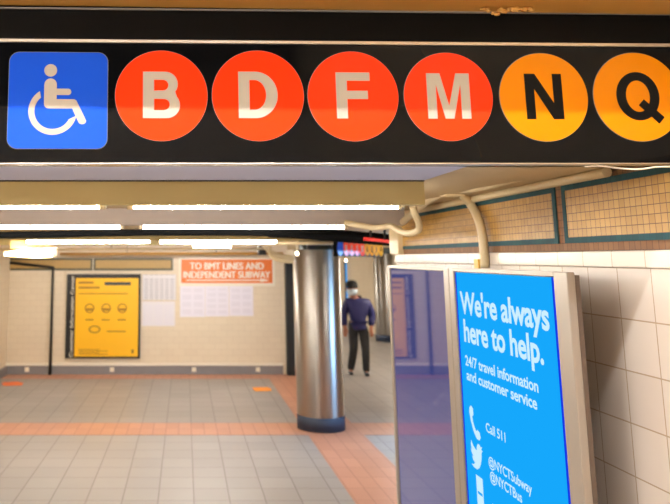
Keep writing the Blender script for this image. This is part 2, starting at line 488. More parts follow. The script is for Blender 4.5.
def glyph(c):
    """bold grotesque capitals, cap height 1, centred on the origin"""
    s = 0.235
    if c == 'F':
        L = [[(0, 0), (s, 0), (s, .42), (.68, .42), (.68, .60), (s, .60), (s, .82), (.73, .82), (.73, 1), (0, 1)]]
    elif c == 'B':
        L = [[(0, 0), (.46, 0)] + arc(.50, .28, .28, -82, 40, 14) + arc(.47, .735, .265, -38, 88, 14) + [(0, 1)],
             [(s, .17)] + [(.44, .17)] + arc(.445, .293, .118, -88, 88, 12) + [(s, .415)],
             [(s, .59)] + arc(.42, .71, .115, -88, 88, 12) + [(s, .828)]]
    elif c == 'D':
        L = [[(0, 0), (.36, 0)] + arc(.36, .5, .47, -85, 85, 26, .5) + [(.36, 1), (0, 1)],
             [(s, .18)] + arc(.34, .5, .245, -85, 85, 22, .32) + [(s, .82)]]
    elif c == 'M':
        L = [[(0, 0), (.2, 0), (.2, .76), (.375, 0), (.565, 0), (.74, .76), (.74, 0), (.94, 0), (.94, 1), (.645, 1), (.47, .28), (.295, 1), (0, 1)]]
    elif c == 'N':
        L = [[(0, 0), (.2, 0), (.2, .67), (.59, 0), (.82, 0), (.82, 1), (.62, 1), (.62, .35), (.23, 1), (0, 1)]]
    elif c == 'Q':
        L = [arc(.47, .5, .475, 0, 360, 47, .53)[:-1], arc(.47, .5, .265, 0, 360, 41, .345)[:-1]]
    xs = [p[0] for p in L[0]]
    mx = (min(xs) + max(xs)) / 2
    return [[(x - mx, y - .5) for x, y in lp] for lp in L]

def letter(parent, c, m, x, z, cap, y=-0.0032):
    mb = MB().add_mesh(fill_mesh([[(px * cap, py * cap) for px, py in lp] for lp in glyph(c)], 0.0004), Matrix.Translation((x, y, z)) @ FACE_Y)
    if c == 'Q':
        t = [(.03, -.20), (.17, -.34), (.39, -.585), (.50, -.46), (.30, -.26), (.13, -.09)]
        t = [(.0, -.20), (.12, -.07), (.54, -.46), (.41, -.60)]
        mb.add_mesh(fill_mesh([[(px * cap, py * cap) for px, py in t]], 0.0004), Matrix.Translation((x, y - 0.0001, z)) @ FACE_Y)
    return mb.build('letter', m, parent, True)

for c, px0, px1, py0, py1, col, lcol in (('B', 115.3, 207.3, 51, 141, 'sign_red', 'sign_white'), ('D', 212, 303.5, 51, 141, 'sign_red', 'sign_white'),
                                         ('F', 307.6, 398, 52, 141, 'sign_red', 'sign_white'), ('M', 404, 492, 53, 141, 'sign_red', 'sign_white'),
                                         ('N', 499.6, 587, 53.5, 141.5, 'sign_yellow', 'sign_black'), ('Q', 593, 681, 53.5, 141, 'sign_yellow', 'sign_black')):
    x0, z0 = on_sign(px0, (py0 + py1) / 2); x1, _ = on_sign(px1, (py0 + py1) / 2)
    _, za = on_sign((px0 + px1) / 2, py0); _, zz = on_sign((px0 + px1) / 2, py1)
    r = ((x1 - x0) + (za - zz)) / 4
    x, z = (x0 + x1) / 2, (za + zz) / 2
    rim = disc(sign, 'disc_edge', M['sign_edge'], x, z, r + 0.0012, -0.0005, 0.0004)
    d = disc(sign, 'route_disc', M[col], x, z, r)
    letter(d, c, M[lcol], x, z + 0.001, r * 2 * 0.515)

# wheelchair square
x0, z0 = on_sign(9, 99.5); x1, _ = on_sign(107, 99.5)
_, za = on_sign(58, 52.3); _, zz = on_sign(58, 149)
cx, cz, hs = (x0 + x1) / 2, (za + zz) / 2, ((x1 - x0) + (za - zz)) / 4
def rsq(h, r):
    return arc(h - r, h - r, r, 0, 90, 8) + arc(-h + r, h - r, r, 90, 180, 8) + arc(-h + r, -h + r, r, 180, 270, 8) + arc(h - r, -h + r, r, 270, 360, 8)
MB().add_mesh(fill_mesh([rsq(hs + 0.0014, 0.024)], 0.0004), Matrix.Translation((cx, -0.0005, cz)) @ FACE_Y).build('square_edge', M['sign_edge'], sign, True)
sq = MB().add_mesh(fill_mesh([rsq(hs, 0.023)], 0.0012), Matrix.Translation((cx, -0.0015, cz)) @ FACE_Y).build('wheelchair_square', M['sign_blue'], sign, True)
k = 2 * hs / 412.0
def I(x, y): return ((x - 243) * k, (255 - y) * k)
def cap_bar(xa, ya, xb, yb, w, ends=(1, 1)):
    a = math.degrees(math.atan2(-(yb - ya), xb - xa)); r = w / 2
    lp = []
    lp += [I(xb + p[0], yb - p[1]) for p in arc(0, 0, r, a - 90, a + 90, 10)] if ends[1] else [I(xb + r * math.cos(math.radians(a + s)), yb - r * math.sin(math.radians(a + s))) for s in (-90, 90)]
    lp += [I(xa + p[0], ya - p[1]) for p in arc(0, 0, r, a + 90, a + 270, 10)] if ends[0] else [I(xa + r * math.cos(math.radians(a + s)), ya - r * math.sin(math.radians(a + s))) for s in (90, 270)]
    return lp
shapes = [[I(210 + p[0], 128 - p[1]) for p in arc(0, 0, 27, 0, 360, 28)[:-1]],
          # torso, seat and lower leg in one outline
          [I(*p) for p in [(185, 190)] + [(211 - 26 * math.cos(math.radians(t)), 190 - 27 * math.sin(math.radians(t))) for t in range(15, 180, 15)] + [(237, 190), (237, 207)]
           + [(284, 207)] + [(284 + 14 * math.sin(math.radians(t)), 220.5 - 14 * math.cos(math.radians(t))) for t in range(15, 180, 15)] + [(284, 234), (237, 234), (237, 252), (311, 252), (320, 258), (361, 341)]
           + [(345 + 17 * math.cos(math.radians(t)), 345 + 14 * math.sin(math.radians(t))) for t in range(0, 160, 20)] + [(328, 347), (303, 292), (207, 292)]
           + [(205 - 20 * math.sin(math.radians(t)), 272 + 20 * math.cos(math.radians(t))) for t in range(10, 91, 16)]],
          [I(222 + p[0], 303 - p[1]) for p in arc(0, 0, 101, 123, 349, 40) + arc(0, 0, 76, 333, 131, 36)]]
mb = MB()
for lp in shapes: mb.add_mesh(fill_mesh([lp], 0.0004), Matrix.Translation((cx, -0.0032, cz)) @ FACE_Y)
mb.build('wheelchair_symbol', M['sign_white'], sq, True)
# peeling patch of paint over the sign's housing
pp = MB()
for i in range(16):
    p = at(486 + i * 3.0 + random.uniform(-2, 2), 8 + 3.0 * math.sin(i * .35) + random.uniform(-2, 2), 1.628)
    pp.ball((p.x, 1.637, min(p.z, 2.682)), random.uniform(.004, .012), .006, random.uniform(.003, .008), 8)
tag(pp.build('plaster_patch', M['soffit']), 'crumbling ochre plaster patch hanging over the black sign housing', 'plaster')
# loose thin wire along the underside of the sign
w = bezpath([at(x, y, 1.69) for x, y in ((585, 166.5), (600, 166), (622, 168.5), (640, 169.2), (655, 167), (668, 166.8), (684, 167))])
tag(MB().tube(w, 0.0022, 6).build('loose_wire', M['white_paint']), 'thin pale wire sagging under the right end of the overhead sign', 'wire')

# ------------------------------------------------------------------ lamps
def lamp(name, label, X0, X1, Y, Z, r, group, m='tube', yaw=0.0, top=None):
    t = thing(name, label, 'lamp', ((X0 + X1) / 2, Y, Z), group=group)
    MB().tube([(X0 + 0.02, Y, Z), (X1 - 0.02, Y, Z)], r, 10).build('tube', M[m], t)
    for s, x in ((1, X0), (-1, X1)):
        MB().tube([(x, Y, Z), (x + s * 0.022, Y, Z)], r * 1.25, 10).build('end_cap', M['lamp_white'], t)
        MB().box(min(x, x + s * .012), max(x, x + s * .012), Y - r, Y + r, Z, (top or Z + .08) - 0.03).build('bracket', M['lamp_white'], t)
    MB().box(X0, X1, Y - 0.035, Y + 0.035, (top or Z + .08) - 0.03, top or Z + .08, 0.004).build('housing', M['lamp_white'], t)
    t.rotation_euler.z = yaw
    return t
G = 'fluorescent lamps under the low ceiling'
lamp('fluorescent_lamp', 'long bright tube lamp of the nearest row, below the nearest beam at the right', at(127, 208, 2.4).x, at(404, 208, 2.4).x, 2.40, 2.2705, 0.0105, G, top=ZC)
lamp('fluorescent_lamp', 'bright tube lamp of the nearest row, cut by the left edge of the photo', -1.3, at(106, 208, 2.4).x, 2.40, 2.2705, 0.0105, G, top=ZC)
lamp('fluorescent_lamp', 'long bright tube lamp of the second row, just above the black cable', at(139, 227, 3.8).x, at(348, 227, 3.8).x, 3.80, 2.2610, 0.0115, G, top=ZC)
lamp('fluorescent_lamp', 'bright tube lamp of the second row, cut by the left edge of the photo', -1.6, at(124, 227, 3.8).x, 3.80, 2.2610, 0.0115, G, top=ZC)
lamp('fluorescent_lamp', 'tube lamp of the third row, above the orange mosaic sign', at(158, 241.5, 7.27).x, at(278, 241.5, 7.27).x, 7.27, 2.262, 0.018, G, 'tube_far', top=ZC)
lamp('fluorescent_lamp', 'tube lamp of the third row, above the yellow poster', at(25, 241.5, 7.27).x, at(151, 241.5, 7.27).x, 7.27, 2.262, 0.018, G, 'tube_far', top=ZC)
lamp('fluorescent_lamp', 'short small tube lamp farthest back, close to the orange mosaic sign', at(192, 246.4, 11).x, at(232, 246.4, 11).x, 11, at(200, 246.4, 11).z, 0.022, G, 'tube_far', top=ZC)
# unseen fill lamps added to brighten the side passage, behind the right wall
lamp('fluorescent_lamp', 'added fill tube, unseen in the side passage behind the kiosks', 2.6, 3.8, 6.8, 2.27, 0.018, G, 'tube_far', top=ZC)
lamp('fluorescent_lamp', 'added fill tube, unseen deep in the side passage on the right', 4.1, 5.2, 13.0, 2.28, 0.018, G, 'tube_passage_fill', top=ZC)
# hidden fill lamps added behind the third and farthest beam to brighten the hall
lamp('fluorescent_lamp', 'added fill tube hidden behind the third drop beam, left end', -3.0, -1.2, 8.6, 2.322, 0.012, G, 'tube_far', top=ZC)
lamp('fluorescent_lamp', 'added fill tube hidden behind the third drop beam, right end', -1.0, 1.0, 8.6, 2.322, 0.012, G, 'tube_far', top=ZC)
lamp('fluorescent_lamp', 'added fill tube hidden behind the farthest drop beam, left end', -3.0, -1.2, 11.9, 2.318, 0.012, G, 'tube_far', top=ZC)
lamp('fluorescent_lamp', 'added fill tube hidden behind the farthest drop beam, right end', -1.0, 1.2, 11.9, 2.318, 0.012, G, 'tube_far', top=ZC)
lamp('fluorescent_lamp', 'added fill tube, unseen at the far end of the side passage', 4.9, 5.28, 16.5, 2.28, 0.018, G, 'tube_passage_fill', top=ZC)  # this and the next two: unseen fill added to brighten the far hall
lamp('fluorescent_lamp', 'added fill tube hidden behind the back wall, nearer of two', -0.6, 1.5, 17.0, 2.28, 0.018, G, 'tube_passage_fill', top=ZC)
lamp('fluorescent_lamp', 'added fill tube hidden behind the back wall, farther of two', -0.6, 2.2, 21.0, 2.28, 0.018, G, 'tube_passage_fill', top=ZC)
# stairwell lamp over the viewer, then two added fill tubes
lamp('stair_lamp', 'tube lamp high in the stairwell in front of the overhead sign', -1.6, 1.0, 0.60, 3.66, 0.016, 'stairwell lamps', 'stair_tube', yaw=math.radians(2.6), top=3.9)
lamp('stair_lamp', 'added fill tube, unseen high at the back of the stairwell', -1.6, 1.0, -1.2, 3.62, 0.016, 'stairwell lamps', 'fill_tube_back', top=3.9)  # added as fill over the whole sign face
lamp('stair_lamp', 'added fill tube, unseen along the left wall of the stairwell', -4.15, -2.05, -0.5, 2.55, 0.016, 'stairwell lamps', 'fill_tube_side', yaw=math.pi / 2, top=2.7)  # added to brighten the right wall from out of view
# warm lens lamp at the far left
pl = at(32, 252.2, 8.5)
wl = thing('oval_lamp', 'glowing warm oval lamp near the ceiling at the far left', 'lamp', pl)
a = at(5, 254, 8.3); b = at(53, 251.8, 8.7)
n = 14
pts = [a.lerp(b, i / n) for i in range(n + 1)]
MB().tube(pts, [0.018 + 0.042 * min(1, i / 9.0) * (1 if i < n else 0.8) for i in range(n + 1)], 12).build('lens', M['warm_lens'], wl)
MB().box(b.x - 0.01, b.x + 0.04, b.y - 0.06, b.y + 0.06, b.z - 0.05, b.z + 0.055, 0.01).build('end_cap', M['lamp_white'], wl)
MB().box(pl.x - 0.25, pl.x + 0.25, pl.y - 0.03, pl.y + 0.03, pl.z + 0.04, ZC, 0.004).build('housing', M['lamp_white'], wl)

# ------------------------------------------------------------------ right wall mosaic panels
def frieze(y0, y1, label):
    t = thing('wall_mosaic', label, 'wall mosaic', (XR, (y0 + y1) / 2, 2.144), group='teal framed mosaic panels on the right wall')
    z0, z1, bw = 2.1445, 2.3255, 0.017
    MB().box(XR - 0.003, XR, y0 + 0.02, y1 - 0.02, z0 + bw, z1 - bw).build('mosaic_field', M['cream_mosaic'], None)
    f = bpy.data.objects[-1] if False else COL.objects[-1]
    f.parent = t; f.location = -t.location
    mb = MB()
    mb.box(XR - 0.005, XR, y0, y1, z0, z0 + bw); mb.box(XR - 0.005, XR, y0, y1, z1 - bw, z1)
    mb.box(XR - 0.005, XR, y0, y0 + 0.02, z0 + bw, z1 - bw); mb.box(XR - 0.005, XR, y1 - 0.02, y1, z0 + bw, z1 - bw)
    o = mb.build('border', M['teal'], None); o.parent = t; o.location = -t.location
frieze(on_x(557.5, 215, XR).y, on_x(402, 240, XR).y, 'teal bordered cream mosaic panel behind the bent pipe')
frieze(1.0, on_x(564.3, 215, XR).y, 'teal bordered cream mosaic panel nearest, cut by the right edge of the photo')

# ------------------------------------------------------------------ pipes by the right wall
def pipe(name, label, pts, r, m='pipe', smooth=True, cat='pipe', group=None, n=12, hang=()):
    p = bezpath(pts) if smooth else pts
    o = tag(MB().tube(p, r, n).build(name, M[m]), label, cat, group)
    for f in hang:
        q = Vector(p[int(f * (len(p) - 1))]) if len(p) > 4 else Vector(p[0]).lerp(Vector(p[-1]), f)
        h = MB().box(q.x - .006, q.x + .006, q.y - .006, q.y + .006, q.z + r * .6, ZC).build('hanger', M['black'], o)
    return o
Y1 = 2.9
pj = at(452, 189.5, Y1)
pipe('ceiling_pipe', 'straight pale pipe along the ceiling above the right mosaic', [at(452, 189.5, 2.9), at(478, 187.5, 2.65), at(515, 178, 2.4), at(552, 166.2, 2.18), at(600, 154, 1.95)], 0.016, group='pale pipes at the right wall')
pipe('ceiling_pipe', 'second straight pale pipe hugging the top of the right wall', [Vector((XR - 0.02, y, ZC - 0.014)) for y in (4.0, 3.0, 2.0)], 0.014, group='pale pipes at the right wall')
pipe('bent_pipe', 'pale bent pipe dropping from the ceiling onto the tiled ledge', [pj, at(461, 194, 2.92), at(471, 205, 2.95), at(479, 221, on_x(480, 222, XR - .03).y), at(483, 240, on_x(483, 240, XR - .03).y), at(485, 268, on_x(485, 268, XR - .03).y)], 0.017, group='pale pipes at the right wall')
pipe('bent_pipe', 'pale pipe running from the second beam to the pipe junction', [at(403, 222, 3.62), at(409, 216.5, 3.5), at(417, 209, 3.35), at(432, 198, 3.1), at(447, 191, 2.95)], 0.017, group='pale pipes at the right wall')
pipe('bent_pipe', 'hook shaped pale pipe below the end of the nearest beam', [at(412.5, 206, 3.0), at(415, 214, 3.02), at(419, 224, 3.05), at(417.5, 231, 3.1), at(407, 233.3, 3.2), at(398, 230, 3.3), at(391, 226.5, 3.4), at(375, 227.8, 3.5), at(360, 225.5, 3.55), at(346, 222.5, 3.62)], 0.0145, group='pale pipes at the right wall')
jb = tag(MB().box(pj.x - .035, pj.x + .035, pj.y - .03, pj.y + .03, pj.z - .012, ZC, 0.006).build('junction_box', M['pipe']), 'small pale junction box where the ceiling pipes meet', 'junction box')
pc = on_x(482, 262, XR)
tag(MB().box(XR - 0.022, XR - 0.012, pc.y - 0.016, pc.y + 0.03, pc.z - 0.03, pc.z + 0.012, 0.003).build('pipe_clip', M['yellow_clip']), 'yellow clip at the foot of the bent pipe', 'clip')

# ------------------------------------------------------------------ kiosks
KX = 1.01
def kiosk(name, label, y0, y1, sy0, sy1, lit):
    t = thing(name, label, 'display kiosk', (KX + 0.05, (y0 + y1) / 2, 0), group='tall display kiosks')
    zt, zs0, zs1 = 2.062, 0.76, 2.046
    # face frame with a window
    mb = MB()
    mb.box(KX, KX + 0.022, y0, sy0 - 0.008, 0.03, zt, 0.003); mb.box(KX, KX + 0.022, sy1 + 0.008, y1, 0.03, zt, 0.003)
    mb.box(KX, KX + 0.022, sy0 - 0.008, sy1 + 0.008, zs1 + 0.004, zt); mb.box(KX, KX + 0.022, sy0 - 0.008, sy1 + 0.008, 0.03, zs0 - 0.008)
    mb.build('frame', M['kiosk_frame'], t)
    MB().box(KX + 0.022, KX + 0.034, y0 + 0.001, y1 - 0.001, 0.03, zt - 0.008).build('backing', M['kiosk_body'], t)
    MB().box(KX + 0.034, XR - 0.002, y0 + 0.33, y1 - 0.10, 0.0, 1.9, 0.01).build('body', M['kiosk_body'], t)
    MB().box(KX + 0.010, KX + 0.0215, sy0 - 0.008, sy1 + 0.008, zs0 - 0.008, zs1 + 0.004).build('bezel', M['bezel'], t)
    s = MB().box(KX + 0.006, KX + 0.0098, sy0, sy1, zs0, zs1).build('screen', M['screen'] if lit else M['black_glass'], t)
    return t, s
kl, scr = kiosk('display_kiosk', 'tall kiosk with a lit cyan help screen in front of the white tiles', 1.935, 2.80, 2.016, 2.746, True)
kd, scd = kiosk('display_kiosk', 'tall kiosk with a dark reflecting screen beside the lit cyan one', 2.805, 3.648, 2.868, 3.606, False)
def scr_part(name, me, Y, Z, m='screen_text'):
    return MB().add_mesh(me, Matrix.Translation((KX + 0.0052, Y, Z)) @ FACE_X).build(name, M[m], scr_par, False)
scr_par = scr
mb = MB()
for y0, y1, z0, z1 in ((2.016, 2.027, .76, 2.046), (2.738, 2.746, .76, 2.046)):
    MB().box(KX + 0.0045, KX + 0.0059, y0, y1, z0, z1).build('screen_border', M['screen_edge'], scr)
for s, Y0, Y1_, Z, cap, bold in (("We're always", 2.712, 2.057, 1.900, 0.080, 0.026), ('here to help.', 2.692, 2.104, 1.802, 0.080, 0.026),
                                 ('24/7 travel information', 2.695, 2.150, 1.717, 0.036, 0.022), ('and customer service', 2.69, 2.165, 1.667, 0.036, 0.022),
                                 ('Call 511', 2.545, 2.395, 1.522, 0.031, 0.016), ('@NYCTSubway', 2.54, 2.235, 1.415, 0.031, 0.016), ('@NYCTBus', 2.535, 2.305, 1.370, 0.031, 0.016),
                                 ('MYmta', 2.53, 2.38, 1.268, 0.031, 0.016)):
    scr_part('lettering', text_mesh(s, cap, Y0 - Y1_, bold=bold, spacing=0.97), Y0, Z)
# telephone handset, bird and smartphone icons
def P(pts, s): return [(x * s, y * s) for x, y in pts]
hand = [(-.45, .42), (-.30, .52), (-.12, .46), (-.10, .22), (-.22, .14), (-.18, -.02), (-.04, -.22), (.10, -.32), (.20, -.24), (.40, -.30), (.46, -.46), (.34, -.58), (.10, -.58), (-.16, -.38), (-.38, -.05), (-.48, .25)]
scr_part('handset_icon', fill_mesh([P(hand, 0.095)]), 2.64, 1.532)
bird = [(-.50, -.36), (-.32, -.34), (-.18, -.26), (-.34, -.20), (-.40, -.08), (-.30, -.08), (-.44, .02), (-.48, .16), (-.38, .12), (-.47, .26), (-.42, .42), (-.28, .28), (-.10, .20), (.02, .18),
        (.04, .32), (.14, .42), (.27, .42), (.36, .36), (.48, .40), (.40, .29), (.50, .28), (.41, .18), (.38, .0), (.30, -.18), (.16, -.34), (-.04, -.43), (-.28, -.43)]
scr_part('bird_icon', fill_mesh([P(bird, 0.105)]), 2.64, 1.418)
scr_part('smartphone_icon', fill_mesh([[(-.028, -.055), (.028, -.055), (.028, .055), (-.028, .055)], [(-.02, -.005), (.02, -.005), (.02, .004), (-.02, .004)]]), 2.63, 1.298)

# ------------------------------------------------------------------ steel columns
def column(label, x, y, r=0.292):
    t = thing('steel_column', label, 'column', (x, y, 0), group='round steel columns')
    MB().lathe([(r, 0.17), (r, 2.20)], (x, y, 0), 64).build('shaft', M['steel'], t)
    MB().lathe([(r + .004, 0), (r + .004, 0.165), (r - .004, .17)], (x, y, 0), 64).build('base_band', M['navy'], t)
    MB().box(x - .2, x + .2, y - .16, y + .16, 2.20, ZC, 0.01).build('cap', M['green_black'], t)
    MB().box(x - .16, x - .06, y - .30, y - .16, 2.20, 2.31, .01).box(x + .12, x + .2, y - .30, y - .16, 2.20, 2.31, .01).build('bracket', M['black'], t)
    return t
CB = on_z(321, 429, 0)
column('round stainless steel column with a navy base on the orange floor band', 1.70, 9.42)
column('partly hidden far steel column behind the person', at(390, 340, 18.7).x, 18.9)
column('round steel column deep in the side passage', 4.4, 11.2)
# small bright bulbs
for px, py, Y, lab in ((297, 253.5, 9.0, 'small glowing bulb at the top left of the steel column'), (346, 260.5, 12.5, 'small glowing bulb at the right of the steel column')):
    p = at(px, py, Y)
    t = thing('bare_bulb', lab, 'bulb', p, group='small bare bulbs')
    MB().ball(p, .022, .022, .026, 12).build('globe', M['bulb'], t)
    MB().tube([(p.x, p.y, p.z + .02), (p.x, p.y, ZC)], .012, 8).build('stem', M['lamp_white'], t)

# ------------------------------------------------------------------ back wall: poster, notices, mosaic sign, friezes
YW = YB - 0.001
def wall_rect(px0, py0, px1, py1):
    a, b = at(px0, py0, YB), at(px1, py1, YB)
    return a.x, b.x, b.z, a.z          # x0,x1,z0,z1
def rect_box(mb, r, y0, y1, bev=0): return mb.box(r[0], r[1], y0, y1, r[2], r[3], bev)

r = wall_rect(67.5, 274, 140, 358)
po = thing('poster_case', 'black framed case with a yellow poster on the cream wall', 'poster', ((r[0] + r[1]) / 2, YB, r[2]))
rect_box(MB(), r, YB - 0.06, YB, 0.008).build('frame', M['black'], po)
q = wall_rect(76.5, 278, 138, 356)
ps = rect_box(MB(), q, YB - 0.064, YB - 0.0602).build('poster_sheet', M['poster_yellow'], po)
me = text_mesh('Customer Information Center', 0.062, (r[3] - r[2]) * 0.97, bold=0.01)
MB().add_mesh(me, Matrix.Translation((at(73.8, 316, YB).x, YB - 0.0602, r[2] + 0.02)) @ FACE_Y @ Matrix.Rotation(math.pi / 2, 4, 'Z')).build('lettering', M['white_paint'], po)
mb = MB()
def line(px0, px1, py, h): rect_box(mb, wall_rect(px0, py - h / 2, px1, py + h / 2), YB - 0.0655, YB - 0.0645)
line(79, 94, 282.5, 2.2); line(79, 100, 287.5, 2.2); line(79, 128, 293.5, 1.0)
for x in (90, 106, 122): line(x - 4, x + 4, 319.5, 1.4)
for x in range(4): line(79, 100 + 8 * (x % 2), 349 + x * 1.6, .7)
line(107, 126, 331, 1.2); line(131.5, 134, 351, 4)
for x in (90, 106.5, 122.5):
    c = at(x, 308, YB)
    ic = MB().add_mesh(fill_mesh([arc(0, 0, .088, 0, 360, 24)[:-1], arc(0, 0, .066, 0, 360, 24)[:-1]], .0004), Matrix.Translation((c.x, YB - 0.065, c.z)) @ FACE_Y)
    ic.box(c.x - .07, c.x + .07, YB - .0655, YB - .0645, c.z - .045, c.z - .0).build('face_icon', M['ink'], ps)
c = at(95, 329, YB)
ic = MB().add_mesh(fill_mesh([arc(0, 0, .11, 0, 360, 20, .07)[:-1], arc(0, .0, .08, 0, 360, 20, .045)[:-1]], .0004), Matrix.Translation((c.x, YB - 0.065, c.z)) @ FACE_Y)
ic.build('hand_icon', M['ink'], ps)
mb.build('print', M['ink'], ps)
mb = MB(); line(105, 131, 283.5, 3.2)
mb.build('emblem', M['ink_dark'], ps)

def notice(px0, py0, px1, py1, label, cols, rows, m='paper', ink='ink_grey', group='paper notices on the back wall'):
    r = wall_rect(px0, py0, px1, py1)
    t = thing('paper_notice', label, 'notice', ((r[0] + r[1]) / 2, YB, r[2]), group=group)
    w, h = (r[1] - r[0]), (r[3] - r[2])
    pm = tile_mat('printed_sheet', M_INK[ink], M_INK[ink], M_INK[m], w * .92 / cols, h * .9 / rows, 'XZ', (-w * .46, h * .05), min(w * .12 / cols, h * .25 / rows), 0.0, 0.7, 0.03, 2.0, 0)
    rect_box(MB(), r, YB - 0.006, YB - 0.0005).build('sheet', pm, t)
    rect_box(MB(), (r[0] + .01, r[1] - .01, r[3] - h * .12, r[3] - .02), YB - 0.0068, YB - 0.0062).build('heading_strip', M[m], t)
M_INK = {'ink_grey': srgb(186, 183, 188), 'ink_faint': srgb(221, 217, 229), 'paper': srgb(226, 222, 224), 'paper_blue': srgb(228, 224, 236)}
notice(142.5, 274.5, 176, 300, 'upper white timetable sheet beside the yellow poster', 6, 9)
notice(142, 301.5, 175, 326, 'lower white notice sheet beside the yellow poster', 3, 12, ink='ink_faint')
notice(180, 284.5, 205, 317, 'left pale sheet of three under the orange mosaic sign', 2, 4, 'paper_blue', 'ink_faint')
notice(205.2, 284.5, 229, 316.5, 'middle pale sheet of three under the orange mosaic sign', 2, 5, 'paper_blue', 'ink_faint')
notice(229.2, 285, 253.5, 316, 'right pale sheet of three under the orange mosaic sign', 2, 4, 'paper_blue', 'ink_faint')

r = wall_rect(179, 257.5, 275, 286)
ms = thing('mosaic_wall_sign', 'orange mosaic wall sign reading to BMT lines and independent subway', 'sign', ((r[0] + r[1]) / 2, YB, r[2]))
rect_box(MB(), r, YB - 0.012, YB).build('border', M['white_paint'], ms)
q = wall_rect(181.3, 259.5, 272.5, 283)
rect_box(MB(), q, YB - 0.015, YB - 0.0122).build('mosaic_field', M['orange_sign'], ms)
mb = MB()
for s, a, b, py in (('TO BMT LINES AND', 190, 263.5, 269.3), ('INDEPENDENT SUBWAY', 183.5, 270, 278)):
    A, B = at(a, py, YB), at(b, py, YB)
    lt = MB()
    for k in range(3): lt.add_mesh(text_mesh(s, 0.128, B.x - A.x), Matrix.Translation((A.x + .007 * (k - 1), YB - 0.0155 - .0003 * k, A.z + .004 * (k % 2))) @ FACE_Y)
    lt.build('lettering', M['white_paint'], ms)
rect_box(mb, wall_rect(186, 279.6, 264, 280.8), YB - .0162, YB - .0155)
A = at(268, 280.2, YB)
mb.add_mesh(fill_mesh([[(-.14, .035), (.03, 0), (-.14, -.035)]]), Matrix.Translation((A.x, YB - .016, A.z)) @ FACE_Y)
mb.build('arrow', M['white_paint'], ms)

def wall_frieze(px0, px1, py0, py1, label):
    r = wall_rect(px0, py0, px1, py1)
    t = thing('wall_frieze', label, 'wall mosaic', ((r[0] + r[1]) / 2, YB, r[2]), group='olive framed bands on the back wall')
    rect_box(MB(), r, YB - 0.010, YB).build('border', M['frieze_olive'], t)
    q = wall_rect(px0 + 2, py0 + 2.2, px1 - 2, py1 - 2.2)
    rect_box(MB(), q, YB - 0.014, YB - 0.0102).build('mosaic_field', M['frieze_mustard'], t)
wall_frieze(8.5, 92.5, 258, 270.5, 'olive framed mosaic band above the black conduit and yellow poster')
wall_frieze(93.8, 173, 258, 270.5, 'olive framed mosaic band between the poster and the orange sign')
# white fittings on the grey baseboard
for x in (27, 112, 194, 258):
    p = at(x, 369.8, YB - .03)
    tag(MB().box(p.x - .04, p.x + .04, YB - .042, YB - .0302, p.z - .035, p.z + .045, .005).build('wall_outlet', M['white_paint']),
        {27: 'white outlet on the grey baseboard left of the black conduit', 112: 'white outlet on the grey baseboard under the yellow poster', 194: 'white outlet on the grey baseboard under the pale sheets', 258: 'white outlet on the grey baseboard near the black post'}[x], 'outlet', 'white outlets on the baseboard')
# black conduit of the left
a0, a1, a2 = at(10, 262.5, YB - .04), at(53, 267.5, YB - .07), at(51, 374.5, YB - .07)
pipe('conduit', 'thin black conduit bent down the back wall left of the poster', [a0, a1, Vector((a1.x, a1.y, 0.0))], 0.028, 'black', False, 'conduit')

# ------------------------------------------------------------------ cables and pipes under the ceiling, far
pipe('cable_bundle', 'long black cable bundle hanging under the second lamp row', [at(-30, 235.5, 4.3), at(40, 234.6, 4.3), at(100, 233.2, 4.3), at(160, 232.4, 4.3), at(225, 232.4, 4.3), at(280, 233.4, 4.3), at(330, 236, 4.5), at(392, 241.5, 4.6)], 0.021, 'cable', cat='cable')
pipe('black_pipe', 'thick black trunk pipe sloping below the black cable near the column', [at(268, 231.5, 5.0), at(300, 233, 5.0), at(340, 236, 5.0), at(395, 240.5, 5.0)], 0.042, 'cable', cat='pipe')
pipe('red_pipe', 'short red pipe above the distant hanging sign', [at(364, 238.8, 4.35), at(378, 240.2, 4.3), at(392, 241.8, 4.25)], 0.011, 'red', hang=(.25, .75))
pipe('thin_pipe', 'thin pale pipe running across in front of the back wall', [at(-20, 249.5, 10.8), at(150, 249, 10.8), at(272, 248.5, 10.8)], 0.02, 'pipe', False, group='thin ceiling pipes', hang=(.45, .85))
pipe('thin_pipe', 'thin brown pipe close to the top of the back wall', [at(60, 254, 13.2), at(180, 253.6, 13.2), at(283, 253.5, 13.2)], 0.025, 'soffit', False, group='thin ceiling pipes', hang=(.3, .7))
pipe('thin_pipe', 'thin pale pipe running over the steel column', [at(180, 243.6, 7.9), at(300, 243.2, 7.9), at(345, 243.4, 7.9)], 0.018, 'pipe', False, group='thin ceiling pipes', hang=(.45, .85))
for i, (x0, y0, x1, y1, lab) in enumerate(((262, 245, 301, 258, 'pale sagging cable left of the column top, uppermost'), (266, 249, 299, 260, 'pale sagging cable left of the column top, middle'), (270, 254, 297, 262, 'pale sagging cable left of the column top, lowest'))):
    pipe('sagging_cable', lab, [Vector((at(x0, y0, 11.2 - i * .6).x, 11.2 - i * .6, ZC)), at(x0, y0, 11.2 - i * .6), at((x0 + x1) / 2 - 4, (y0 + y1) / 2 + 2.5, 11.1 - i * .6), at(x1, y1, 11 - i * .6)], 0.022, 'pipe', group='sagging cables by the column')
p = at(262, 251, 11.6)
tag(MB().box(p.x - .06, p.x + .06, 11.5, 11.7, p.z - .06, ZC, .006).build('junction_box', M['black']), 'black junction box under the ceiling above the orange sign', 'junction box')

